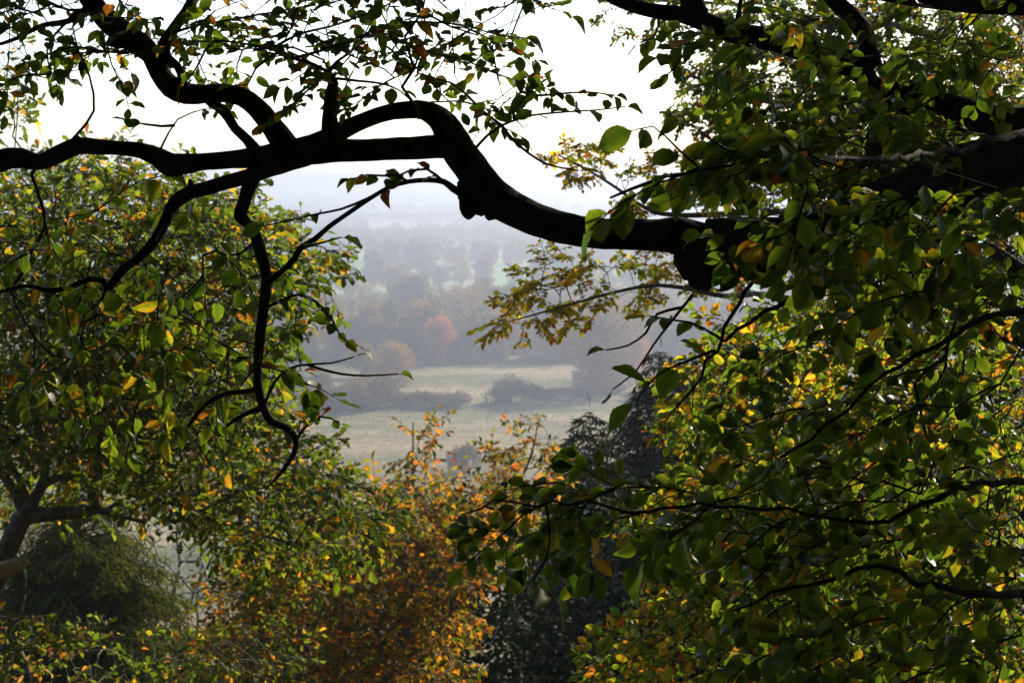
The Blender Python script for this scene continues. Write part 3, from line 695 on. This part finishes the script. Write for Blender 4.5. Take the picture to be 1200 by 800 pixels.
broad_tree('autumn_oak', 'thin orange tinted oak seen through the branches of the left-hand oak', 'oak tree',
    [[(-60, 1000, 5), (-40, 800, 4.5), (20, 600, 3.5), (120, 540, 2.5), (200, 480, 2.5)], [(20, 600, 2.5), (30, 540, 2), (40, 480, 1.5)], [(150, 540, 3), (250, 520, 3), (320, 510, 2)]],
    fill([(-10, 560), (-10, 430), (100, 390), (200, 430), (260, 480), (345, 490), (345, 570), (200, 585)], 190, 24, 27),
    'autumn_leaf', 'oak', .09, 'oak_bark', tone_fn(.62, .16), 25.5, spr=(.3, .6), side=.28, seg=.35)

# fine-leaved beech behind the big bough, upper right
broad_tree('beech_tree', 'slender beech with small green and gold leaves against the white sky at upper right', 'beech tree',
    [[(1420, 900, 30), (1400, 600, 27), (1380, 400, 24), (1340, 250, 19), (1280, 120, 14), (1200, 20, 10), (1100, -80, 7)],
     [(1380, 400, 14), (1280, 340, 12), (1180, 310, 9), (1100, 322, 7), (1060, 335, 6, 15), (1000, 352, 5, 14), (950, 362, 4.5, 13.5), (895, 345, 3.5, 13.2), (850, 347, 3, 13), (800, 337, 2.6, 13), (760, 335, 2.2, 13), (710, 345, 1.8, 13), (650, 362, 1.2, 13), (585, 380, .8, 13)],
     [(1330, 240, 10), (1200, 215, 8), (1080, 232, 6), (960, 245, 4.5), (870, 250, 3.5, 15), (790, 252, 3, 14.5), (755, 243, 2.3, 14.5), (725, 222, 1.8, 14.5), (690, 200, 1.4, 14.5), (655, 182, 1, 14.5)],
     [(1280, 120, 8), (1180, 120, 6), (1080, 130, 5), (980, 130, 4), (880, 115, 3), (800, 85, 2)],
     [(1250, 80, 8), (1150, 60, 5), (1050, 30, 4), (950, 20, 3), (850, 5, 2), (740, 0, 1.5)]],
    fill([(800, -10), (1220, -20), (1220, 335), (1080, 330), (960, 300), (880, 240), (830, 180), (790, 110), (830, 60), (800, 30)], 986, 13.8, 17.5)
    + fill([(690, -10), (790, -5), (800, 30), (770, 45), (740, 25), (700, 30)], 14, 14.5, 15.5)
    + fill([(600, 350), (620, 322), (660, 305), (720, 312), (800, 300), (870, 300), (880, 335), (800, 345), (730, 350), (690, 370), (640, 375), (570, 385)], 50, 12.6, 13.6)
    + fill([(640, 178), (675, 170), (725, 195), (745, 215), (720, 218), (660, 192)], 14, 14.2, 14.8) + fill([(720, 225), (780, 205), (850, 225), (870, 255), (745, 258)], 24, 14.2, 14.8),
    'small_leaf', 'small', .060, 'oak_bark', tone_fn(.42, .17, .2, .82), 16, warm=1000, warm_mat='golden_spray_leaf', spr=(.15, .34), side=.19, seg=.2, tip=.003, dens=1.9, tilt=.5)

# hazel on the right, sunlit from behind
broad_tree('hornbeam_tree', 'hornbeam with sunlit yellow-green leaves filling the lower right below the bough', 'hornbeam tree',
    [[(1400, 1000, 24), (1360, 800, 22), (1330, 600, 19), (1290, 450, 15), (1230, 350, 11), (1160, 290, 8)],
     [(1300, 470, 10), (1200, 400, 8), (1120, 400, 6), (1040, 430, 5), (960, 480, 4), (890, 530, 3), (820, 570, 2)],
     [(1330, 600, 11), (1220, 600, 9), (1120, 610, 7), (1000, 610, 5), (900, 620, 4), (820, 640, 3)],
     [(1350, 740, 12), (1240, 700, 10), (1140, 700, 8), (1040, 720, 6), (940, 740, 4), (850, 770, 3), (760, 790, 2)],
     [(1260, 400, 8), (1150, 350, 6), (1060, 370, 5), (980, 390, 3.5), (900, 420, 2.5)]],
    fill([(840, 420), (870, 385), (930, 360), (1000, 340), (1100, 335), (1220, 330), (1220, 820), (700, 820), (730, 740), (790, 690), (830, 640), (770, 620), (790, 590), (850, 560), (800, 500)], 900, 8.2, 11.8)
    + fill([(770, 560), (850, 540), (860, 600), (780, 625)], 8, 9, 10),
    'hornbeam_leaf', 'beech', .068, 'twig_bark', tone_fn(.52, .16, .1, .8), 10, spr=(.16, .36), side=.17, seg=.15, tip=.003, dens=1.3, hang=.06, r0=.0022, tilt=.36, flow=Vector((-.9, -.1, -.2)), flat=.8)

# dark hollies down the slope
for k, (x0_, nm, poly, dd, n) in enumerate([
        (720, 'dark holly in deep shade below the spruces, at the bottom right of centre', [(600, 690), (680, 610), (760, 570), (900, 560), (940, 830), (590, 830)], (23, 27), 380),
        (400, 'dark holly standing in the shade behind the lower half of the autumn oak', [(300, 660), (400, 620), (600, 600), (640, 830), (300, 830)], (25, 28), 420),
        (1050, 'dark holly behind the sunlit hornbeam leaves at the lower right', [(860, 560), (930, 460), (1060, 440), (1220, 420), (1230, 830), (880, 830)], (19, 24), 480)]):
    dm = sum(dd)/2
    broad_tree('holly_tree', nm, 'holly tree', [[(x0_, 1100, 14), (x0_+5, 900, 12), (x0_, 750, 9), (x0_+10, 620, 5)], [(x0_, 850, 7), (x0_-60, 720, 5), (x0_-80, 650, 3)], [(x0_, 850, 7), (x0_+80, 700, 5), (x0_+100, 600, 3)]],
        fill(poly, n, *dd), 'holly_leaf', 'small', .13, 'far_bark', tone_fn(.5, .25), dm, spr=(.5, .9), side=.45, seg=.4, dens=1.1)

# green bushes bottom left
for x0_, nm, poly, n, tn in [
        (140, 'green leafy bush at the bottom left with a few yellow leaves', [(60, 760), (120, 735), (180, 750), (200, 830), (50, 830)], 34, tone_fn(.45, .15, .15, .75)),
        (270, 'broad green bush at the bottom left in front of the bare ash', [(190, 785), (240, 765), (290, 735), (330, 725), (350, 750), (340, 830), (190, 830)], 60, tone_fn(.4, .15, .12, .8)),
        (10, 'yellow-green bush at the foot of the left-hand oak', [(-30, 740), (20, 740), (60, 780), (60, 830), (-30, 830)], 26, tone_fn(.62, .14))]:
    broad_tree('bush', nm, 'bush', [[(x0_, 1000, 6), (x0_, 900, 5), (x0_+8, 800, 3)], [(x0_, 900, 4), (x0_+30, 800, 2)], [(x0_, 900, 4), (x0_-30, 810, 2)]],
        fill(poly, n, 15.5, 17.5), 'oak_leaf', 'oak', .085, 'oak_bark', tn, 16.5, spr=(.25, .45), side=.25, seg=.25, group='bushes under the trees at the bottom left')

# bare ash trees beyond
def bare(label, px, targets, d, tip=.006):
    G = Grow(.3); pts, rad = px_pts(px[0], d); b = Vector((pts[0].x, pts[0].y, hz(pts[0].x, pts[0].y)-.3))
    root = empty('bare_tree', (b.x, b.y, b.z+.2)); tag(root, label, 'bare tree', 'leafless trees on the slope')
    for i, l in enumerate(px):
        pts, rad = px_pts(l, d)
        if i == 0: pts = [b]+pts; rad = [rad[0]*1.3]+rad
        q, r = catmull(pts, rad, .2); T = Tubes(); T.add(q, r, 10, rough=.05, seed=i); G.limb(q, r, at=1 if i else None); T.build('trunk' if i == 0 else 'limb', 'pale_bark', root)
    G.reach(targets, seg=.25, wob=.12); T = Tubes(); G.draw(T, tip=tip, maxr=.04); T.build('branches', 'pale_bark', root); rebase(root)
bare('pale leafless tree forking above the meadow in the gap at lower left', [[(205, 900, 4), (203, 780, 3.6), (207, 740, 3.2), (203, 700, 2.8), (211, 660, 2.2), (207, 625, 1.7), (214, 590, 1)], [(204, 770, 2.4), (194, 735, 2), (196, 710, 1.6), (186, 680, 1)], [(205, 740, 2.4), (222, 712, 1.8), (228, 690, 1.4), (246, 660, .8)]],
     fill([(140, 640), (180, 600), (260, 600), (275, 660), (250, 720), (160, 720)], 120, 27, 30), 28.5, .008)
bare('thin pale leafless stem right of the forked bare tree', [[(222, 900, 2.6), (224, 780, 2.3), (232, 735, 1.9), (231, 700, 1.6), (241, 640, .9)]], fill([(215, 640), (262, 640), (262, 700), (225, 710)], 22, 30, 31), 30.5)
bare('grey leafless tree showing between the hornbeam leaves at right', [[(1110, 900, 7), (1105, 600, 6), (1100, 500, 4), (1095, 430, 2)]], fill([(1040, 500), (1060, 410), (1130, 395), (1180, 430), (1170, 520)], 90, 27, 30), 28.5)

# conifers
def conifer(name, label, x, y, top, rad, mat, group=None, droop=.35, whorls=36, per=9, nl=.17, yew=False, seed=1, group_cat='spruce'):
    random.seed(seed); base = hz(x, y); H = top-base
    root = empty(name, (x, y, base)); tag(root, label, group_cat, group)
    T = Tubes(); T.add([Vector((0, 0, (H-.1)*k/12)) for k in range(13)], [max(.006, .2*(1-k/12)) for k in range(13)], 10, rough=.03); T.build('trunk', 'oak_bark', root)
    TB = Tubes(); LB = Leaves('needle'); vis0 = .35 if not yew else .2
    for wv in range(whorls):
        f = vis0+(1-vis0)*(wv+.3)/whorls; z = H*f; rl = rad*(1-f)**.75*1.3+.12
        for k in range(per):
            a = random.uniform(0, 6.283) if yew else k/per*6.283+wv*1.1+random.uniform(-.3, .3); ln = rl*random.uniform(.7, 1.15); zz = z+random.uniform(-.2, .2)*H/whorls
            up = .35 if not yew else .7
            q = []; n = max(4, int(ln/.25))
            for i in range(n+1):
                u = i/n; q.append(Vector((math.cos(a)*ln*u, math.sin(a)*ln*u, zz+ln*(up*u-droop*1.6*u*u))))
            TB.add(q, [.02*(1-.8*i/n) for i in range(n+1)], 4, cap=False)
            ds = .13; m = int(ln/ds); s = 1
            for j in range(1, m+1):
                u = j/m; i = min(n-1, int(u*n)); p = q[i].lerp(q[i+1], u*n-i); d = (q[i+1]-q[i]).normalized(); lat = Vector((0, 0, 1)).cross(d).normalized()
                for s in (-1, 1):
                    sl = (.28+.45*(1-u))*min(1, ln)*random.uniform(.6, 1.1); dd = (d*.8+lat*s*.8+Vector((0, 0, -.25 if not yew else -.45))+rv(.1)).normalized()
                    c = p.copy(); mm = max(2, int(sl/.07))
                    for e in range(mm):
                        c = c+dd*(sl/mm); dd = (dd+Vector((0, 0, -.05))).normalized()
                        for s2 in (-1, 1):
                            LB.add(c, (dd*.9+Vector((0, 0, 1)).cross(dd)*s2*.7+rv(.25)).normalized(), Vector((0, 0, 1))+rv(.5), nl*random.uniform(.7, 1.2), min(1, max(0, random.gauss(.5, .22))))
            LB.add(q[-1], (q[-1]-q[-2]).normalized(), (0, 0, 1), nl*1.3, .7)
    LB.add((0, 0, H), (0, 0, 1), (1, 0, 0), .35, .6)
    TB.build('branches', 'oak_bark', root); LB.build('crown', mat, root)
    return root
def gp(px, d): return (px-600)/FPX*d
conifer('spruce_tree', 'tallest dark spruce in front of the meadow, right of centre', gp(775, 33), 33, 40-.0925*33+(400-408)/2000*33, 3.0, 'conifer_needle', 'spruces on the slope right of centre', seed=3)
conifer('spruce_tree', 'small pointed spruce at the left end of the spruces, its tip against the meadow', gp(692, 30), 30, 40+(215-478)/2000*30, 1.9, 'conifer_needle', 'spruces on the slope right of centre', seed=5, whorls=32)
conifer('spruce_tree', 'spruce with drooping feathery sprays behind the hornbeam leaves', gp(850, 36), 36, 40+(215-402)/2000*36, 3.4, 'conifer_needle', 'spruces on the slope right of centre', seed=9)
conifer('yew_tree', 'dark feathery yew behind the bottom left bushes', gp(85, 26), 26, 40+(215-585)/2000*26, 3.4, 'yew_needle', seed=12, yew=True, whorls=40, per=13, nl=.13, droop=.34, group_cat='yew')
random.seed(77)

# ================================================================== valley
def far_variant(name, H, Rx, zc, rz, n, leafm, parts=('trunk', 'crown'), trunk=True, lobes=14, leaf=.5, low=.3):
    """template tree: trunk, limbs reaching lobes, crown of small leaf clumps"""
    root = empty(name); rs = random
    lob = []
    for i in range(lobes):
        for _ in range(30):
            v = rv().normalized()*rs.random()**.4
            if v.z > -low*1.6 and zc+v.z*rz*.75 > .8: break
        lob.append((Vector((v.x*Rx*.72, v.y*Rx*.72, zc+v.z*rz*.75)), rs.uniform(.24, .42)*Rx))
    if trunk:
        T = Tubes(); q, r = catmull([Vector((0, 0, -.6)), Vector((.1, 0, H*.15)), Vector((0, .15, H*.4)), Vector((.2, 0, H*.8))], [H*.04, H*.028, H*.02, H*.006], .8); T.add(q, r, 8, rough=.05)
        G = Grow(.3); G.limb(q, r); G.reach([l[0] for l in lob]+[l[0]+rv(l[1]*.5) for l in lob], seg=.9, wob=.12); G.draw(T, tip=.035, maxr=.22); T.build('trunk', 'far_bark', root)
    LB = Leaves('clump')
    tot = sum(l[1]**2 for l in lob)
    for c, rad in lob:
        tb = rs.random()
        for _ in range(int(n*rad**2/tot)):
            v = rv().normalized(); v.z *= .8; p = c+v*rad*rs.uniform(.55, 1.08)
            if p.z < .15: continue
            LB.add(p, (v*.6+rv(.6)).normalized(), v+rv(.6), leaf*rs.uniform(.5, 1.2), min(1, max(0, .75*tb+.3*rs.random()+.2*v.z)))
    LB.build('crown', leafm, root); return root
def copy_tree(t):
    r = t.copy(); COL.objects.link(r)
    for c in t.children:
        k = c.copy(); k.parent = r; COL.objects.link(k)
    return r
V = {
 'round': far_variant('broadleaf_tree', 14, 7.6, 6.0, 8.0, 7500, 'wood_leaf', lobes=30, leaf=.45, low=.9),
 'round2': far_variant('broadleaf_tree', 14, 6.8, 5.8, 8.2, 7000, 'wood_leaf', lobes=30, leaf=.45, low=.9),
 'tall': far_variant('broadleaf_tree', 15, 5.6, 6.2, 8.6, 6500, 'wood_leaf', lobes=26, leaf=.42, low=.9),
 'loose': far_variant('broadleaf_tree', 14, 6.8, 6.2, 7.6, 4600, 'wood_leaf', lobes=24, leaf=.38, low=.7),
 'copper': far_variant('copper_tree', 11, 4.8, 4.8, 6.0, 3600, 'copper_leaf', lobes=18, leaf=.36, low=.6),
 'gold': far_variant('broadleaf_tree', 14, 8, 6.2, 8.0, 9000, 'golden_leaf', lobes=34, leaf=.4, low=1),
 'bush': far_variant('bush', 4, 3.6, 1.7, 2.2, 2600, 'bush_leaf', lobes=14, leaf=.34, low=.7, trunk=False),
 'bush2': far_variant('bush', 4, 5.0, 1.6, 2.0, 3200, 'bush_leaf', lobes=18, leaf=.34, low=.7, trunk=False),
}
used = set()
def put(kind, px, D, sc_=1, sz=None, label='', cat='tree', group=None, name=None):
    t = V[kind]
    if kind in used: o = copy_tree(t)
    else: o = t; used.add(kind)
    D *= VK; x = (px-600)/FPX*D*1.004; o.location = (x, D, hz(x, D)-.05); s = sc_; o.scale = (s*VK, s*VK, (sz or s)*VK); o.rotation_euler.z = random.uniform(0, 6.28)
    for k in ('label', 'category', 'group'):
        if k in o: del o[k]
    tag(o, label, cat, group)
    if name: o.name = name
    return o
# single trees and bushes one can point to
put('gold', 462, 335, .72, .66, 'round-headed olive tree standing by the hedge left of the meadow gap')
put('round', 425, 352, .62, .60, 'grey-green tree just behind the round-headed tree at the hedge')
put('copper', 517, 378, 1.0, 1.05, 'coppery orange tree at the front of the valley wood')
put('gold', 705, 326, 1.32, 1.28, 'big spreading oak alone at the right of the meadow')
put('copper', 748, 352, .8, .8, 'smaller coppery tree beside the big spreading oak')
put('bush2', 590, 312, 1.15, 1.3, 'rounded bush in the middle of the meadow', 'bush')
put('bush', 625, 315, .8, .75, 'low bush joined to the right side of the rounded meadow bush', 'bush')
put('bush', 545, 236, .8, 1.0, 'bluish bush at the near edge of the meadow above the orange oak', 'bush')
put('bush', 680, 215, .9, 1.0, 'bush at the near edge of the meadow beside the small spruce', 'bush')
for i, px in enumerate(range(150, 540, 17)):
    put(random.choice(['bush', 'bush2']), px+random.uniform(-6, 6), 303+random.uniform(-4, 10), random.uniform(.8, 1.15), random.uniform(1.1, 1.6) if px < 470 else random.uniform(.6, .9), 'dark bush in the ragged hedge along the left of the meadow', 'bush', 'bushes of the hedge left of the meadow')
for i, px in enumerate(range(620, 900, 18)):
    put(random.choice(['bush', 'bush2']), px+random.uniform(-6, 6), 318+random.uniform(-5, 8), random.uniform(.5, .8), random.uniform(.35, .6), 'low bush in the hedge line under the spreading oak', 'bush', 'bushes of the hedge right of the meadow')
def row(D0, D1, px0, px1, spacing, kinds, s0, s1, label, group):
    px = px0
    while px < px1:
        D = random.uniform(D0, D1); s = random.uniform(s0, s1)
        put(random.choice(kinds), px, D, s*random.uniform(.85, 1.1), s, label, 'tree', group)
        px += spacing*FPX/D*random.uniform(.6, 1.4)
WK = ['round', 'round2', 'tall', 'loose']
for px in range(120, 1000, 26):
    put(random.choice(['bush', 'bush2']), px+random.uniform(-12, 12), 380+random.uniform(-3, 4), random.uniform(.6, 1.1), random.uniform(.5, 1.1), 'low bush at the foot of the wood behind the meadow', 'bush', 'bushes at the foot of the valley wood')
row(384, 392, 60, 1080, 6.5, WK, .7, 1.02, 'misty tree at the front edge of the wood behind the meadow', 'trees along the front of the valley wood')
row(396, 425, 60, 1080, 7, WK, .85, 1.2, 'misty tree in the second rank of the wood behind the meadow', 'trees deeper in the valley wood')
row(480, 540, 150, 1000, 7.5, WK, .7, 1.2, 'hazy tree in the tree belt beyond the valley wood', 'trees in the first belt beyond the wood')
row(610, 690, 300, 880, 9, WK, .7, 1.15, 'pale hazy tree in the second belt beyond the valley wood', 'trees in the second belt beyond the wood')
row(830, 900, 300, 430, 11, WK, .9, 1.15, 'faint tree in the belt behind the pale green strip', 'trees behind the pale green strip')
row(800, 870, 440, 860, 8, WK, .9, 1.15, 'faint blue tree in the third belt of the valley', 'trees in the third belt')
# far woodland beyond a kilometre: one mass
LB = Leaves('clump')
def far_wood(D0, D1, pa, pb, n, gap=None):
    for _ in range(n):
        px = random.uniform(pa, pb)
        if gap and gap[0] < px < gap[1]: continue
        D = random.uniform(D0, D1)*VK; x = (px-600)/FPX*D; H = random.uniform(7, 12)*VK; Rr = random.uniform(5, 10)*VK; tb = random.random()
        for _ in range(95):
            v = rv().normalized(); v.z = abs(v.z) if random.random() < .75 else v.z
            p = Vector((x+v.x*Rr, D+v.y*Rr, hz(x, D)+H*.45+v.z*H*.55)); LB.add(p, rv(), v+rv(.4), random.uniform(2.2, 4.0), min(1, .5*tb+.4*random.random()))
far_wood(1000, 1040, 200, 1000, 130); far_wood(1150, 1200, 200, 1000, 170); far_wood(1400, 1480, 150, 1050, 130, (430, 535))
far_wood(1290, 1330, 540, 1050, 80); far_wood(1650, 1800, 100, 1100, 230); far_wood(2050, 2300, 100, 1100, 280); far_wood(2700, 3000, 50, 1150, 200)
tag(LB.build('far_woodland', 'wood_leaf'), 'faint blue-grey woodland fading into the haze beyond the valley fields', 'woodland', kind='stuff')
# rough grass and sedge on the meadow
m, t = newmat('sedge'); L = t.links.new; out = N(t, 'ShaderNodeOutputMaterial'); at = N(t, 'ShaderNodeAttribute', attribute_name='tone')
rp = ramp(t, [(0, (.035, .045, .018)), (.35, (.09, .10, .04)), (.6, (.21, .16, .08)), (1, (.34, .26, .15))]); L(at.outputs['Fac'], rp.inputs[0])
b = N(t, 'ShaderNodeBsdfDiffuse'); L(rp.outputs[0], b.inputs[0]); tr = N(t, 'ShaderNodeBsdfTranslucent'); L(rp.outputs[0], tr.inputs[0]); ms = N(t, 'ShaderNodeMixShader'); ms.inputs[0].default_value = .4
L(b.outputs[0], ms.inputs[1]); L(tr.outputs[0], ms.inputs[2]); L(ms.outputs[0], out.inputs[0]); M['sedge'] = m
LB = Leaves('needle')
for _ in range(45000):
    D = random.uniform(225, 610); x = random.uniform(-.34, .34)*D
    c = math.sin(x*.03+D*.021)+math.sin(x*.014-D*.045+1)+random.gauss(0, .5)
    LB.add((x, D, hz(x, D)-.03), (random.gauss(0, .35), random.gauss(0, .35), 1), rv(), random.uniform(.4, 1.0)*(1.4 if c > .6 else 1), min(1, max(0, .42+.3*c)))
A = LB
o = LB.build('rough_grass', 'sedge'); tag(o, 'rough straw-coloured grass on the valley meadow', 'grass', kind='stuff')
#@@WOOD
# unseen woodland added around the viewpoint to block sky and sun from the foreground
LB = Leaves('clump'); T = Tubes()
for cx, cy_, cz, rx, ry, rz_, n in [(-14, -8, 44, 8, 8, 8, 9000), (0, -19, 46, 9, 7, 9, 9000), (15, -9, 45, 8, 8, 9, 9000), (-13, 6, 41, 6, 6, 8, 8000),
                             (17, 34, 38, 5.5, 7, 11, 12000), (14.5, 22, 35, 5, 5, 8, 9000)]:
    b0 = Vector((cx, cy_, hz(cx, cy_)-.3)); q, r = catmull([b0, Vector((cx+.3, cy_, (b0.z+cz)/2)), Vector((cx, cy_+.3, cz+rz_*.5))], [.4, .28, .08], .5); T.add(q, r, 10, rough=.06)
    for _ in range(n):
        v = rv().normalized(); u = random.uniform(.45, 1)
        p = Vector((cx+v.x*rx*u, cy_+v.y*ry*u, cz+v.z*rz_*u))
        if p.z < hz(p.x, p.y)+.3: continue
        LB.add(p, rv(), rv(.5)+Vector((0, 0, 1)), random.uniform(.2, .42), min(1, abs(random.gauss(.4, .2))))
o = LB.build('unseen_shade_woodland', 'small_leaf'); tag(o, 'unseen green woodland added around the viewpoint to shade the foreground', 'woodland', kind='stuff')
T.build('trunks', 'oak_bark', o)
